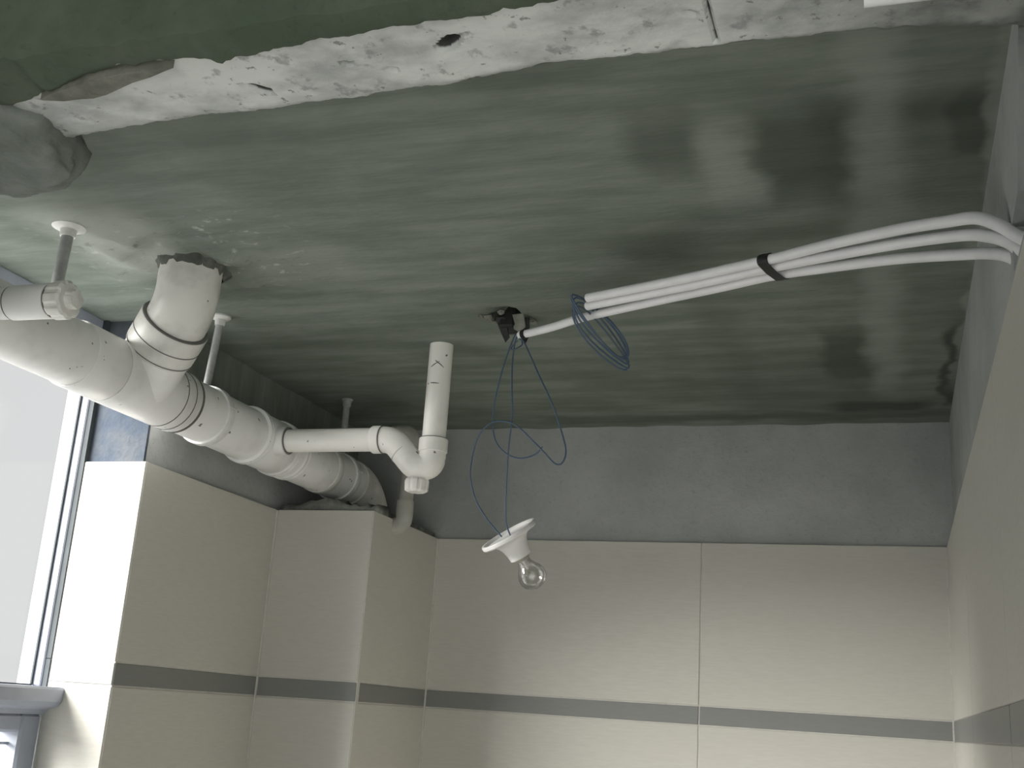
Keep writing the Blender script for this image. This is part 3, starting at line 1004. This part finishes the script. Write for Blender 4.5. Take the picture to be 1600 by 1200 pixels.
wire('lamp_wire', [(-0.50, 1.6545, 0.5940), (-0.573, 1.7005, 0.5972), (-0.583, 1.703, 0.594), (-0.587, 1.705, 0.559), (-0.584, 1.70, 0.515), (-0.58, 1.70, 0.461), (-0.583, 1.702, 0.408), (-0.586, 1.712, 0.346), (-0.586, 1.722, 0.294), (-0.575, 1.718, 0.268)],
     'straight blue wire from conduit end down to the lampholder')
wire('lamp_wire', [(-0.50, 1.6565, 0.5985), (-0.573, 1.7030, 0.6015), (-0.575, 1.70, 0.592), (-0.566, 1.698, 0.584), (-0.535, 1.69, 0.525), (-0.507, 1.685, 0.471), (-0.488, 1.69, 0.418), (-0.484, 1.69, 0.395), (-0.490, 1.69, 0.380), (-0.502, 1.69, 0.381), (-0.520, 1.69, 0.399), (-0.54, 1.69, 0.418), (-0.562, 1.69, 0.438), (-0.585, 1.688, 0.449), (-0.612, 1.69, 0.447), (-0.633, 1.695, 0.428), (-0.643, 1.70, 0.396), (-0.644, 1.70, 0.361), (-0.634, 1.705, 0.325), (-0.614, 1.712, 0.294), (-0.590, 1.718, 0.268)],
     'blue wire looping out to the right and back before the lampholder')
wire('lamp_wire', [(-0.50, 1.6525, 0.5985), (-0.573, 1.6985, 0.6015), (-0.584, 1.697, 0.596), (-0.599, 1.695, 0.543), (-0.608, 1.693, 0.489), (-0.610, 1.693, 0.451), (-0.603, 1.693, 0.419), (-0.587, 1.695, 0.400), (-0.562, 1.695, 0.390), (-0.535, 1.694, 0.396), (-0.523, 1.692, 0.408)],
     'blue wire ending free in a curl left of the straight one')
# knot below the conduit end
wire('lamp_wire', [(-0.578, 1.698, 0.590), (-0.588, 1.698, 0.577), (-0.582, 1.692, 0.572), (-0.570, 1.696, 0.580), (-0.572, 1.702, 0.590)], 'short dark loop of wire just under the open conduit end', 0.0012)

# coil of spare wire hung round the conduit ends
coil = []
ctr = Vector((-0.425, 1.585, 0.583))
turns = 5
for i in range(turns * 20 + 1):
    t = i / 20 * 2 * math.pi
    k = i / (turns * 20)
    a = Vector((0.60, 0.43, -0.68)).normalized()             # long axis: from over the conduits down to the right
    b = Vector((-0.42, -0.10, -0.42)).normalized()
    la = 0.062 + 0.008 * math.sin(2.3 * t / 2 + 1)
    lb = 0.015 + 0.005 * math.sin(1.7 * t / 2)
    coil.append(ctr + Vector((0.012, 0.012, -0.020)) + a * (la * math.cos(t)) + b * (lb * math.sin(t)) + Vector((0.004, -0.004, 0.003)) * (k * 4 - 2) * 0.6)
thing(obj('wire_coil', tube(coil, 0.0015, 8), 'wire', None, True), 'coil of spare blue wire hung round the ends of the conduits', 'wire')

# ------------------------------------------------------------------ hanging lampholder
LA = Vector((0.44, 0.40, -0.80)).normalized()
LC = Vector((-0.581, 1.722, 0.274))
lp = thing(root('hanging_lamp', LC), 'white round lampholder with clear bulb dangling askew from blue wires', 'lamp')
obj('base_plate', lathe(LC, LA, [(0.004, 0.0001), (0.004, 0.043), (-0.001, 0.0445), (-0.001, 0.0475), (0.001, 0.0485), (0.0055, 0.0480), (0.0075, 0.046), (0.010, 0.030)], 40), 'lamp', lp, True)
obj('socket_cone', lathe(LC, LA, [(0.0095, 0.034), (0.011, 0.030), (0.015, 0.0255), (0.022, 0.022), (0.032, 0.0195), (0.042, 0.0185), (0.043, 0.017), (0.041, 0.0145), (0.02, 0.014)], 36), 'lamp', lp, True)
bu = obj('bulb', lathe(LC, LA, [(0.048, 0.0105), (0.054, 0.0115), (0.060, 0.0150), (0.067, 0.0200), (0.075, 0.0228), (0.083, 0.0226), (0.090, 0.0190), (0.095, 0.0130), (0.098, 0.006), (0.0985, 0.0001)], 32), 'bulb', lp, True)
obj('screw_cap', lathe(LC, LA, [(0.030, 0.0115), (0.034, 0.0125), (0.037, 0.0115), (0.040, 0.0125), (0.043, 0.0115), (0.046, 0.0120), (0.0485, 0.0108)], 24), 'brass', bu, True)
obj('filament_stem', lathe(LC, LA, [(0.046, 0.006), (0.054, 0.0028), (0.064, 0.0022), (0.066, 0.0001)], 12), 'lamp', bu, True)
s = LA.cross(Vector((0, 1, 0))).normalized()
P0 = LC + LA * 0.064
obj('filament', tube([P0 - s * 0.001, P0 + LA * 0.012 - s * 0.010, P0 + LA * 0.014, P0 + LA * 0.012 + s * 0.010, P0 + s * 0.001], 0.0005, 6), 'brass', bu)
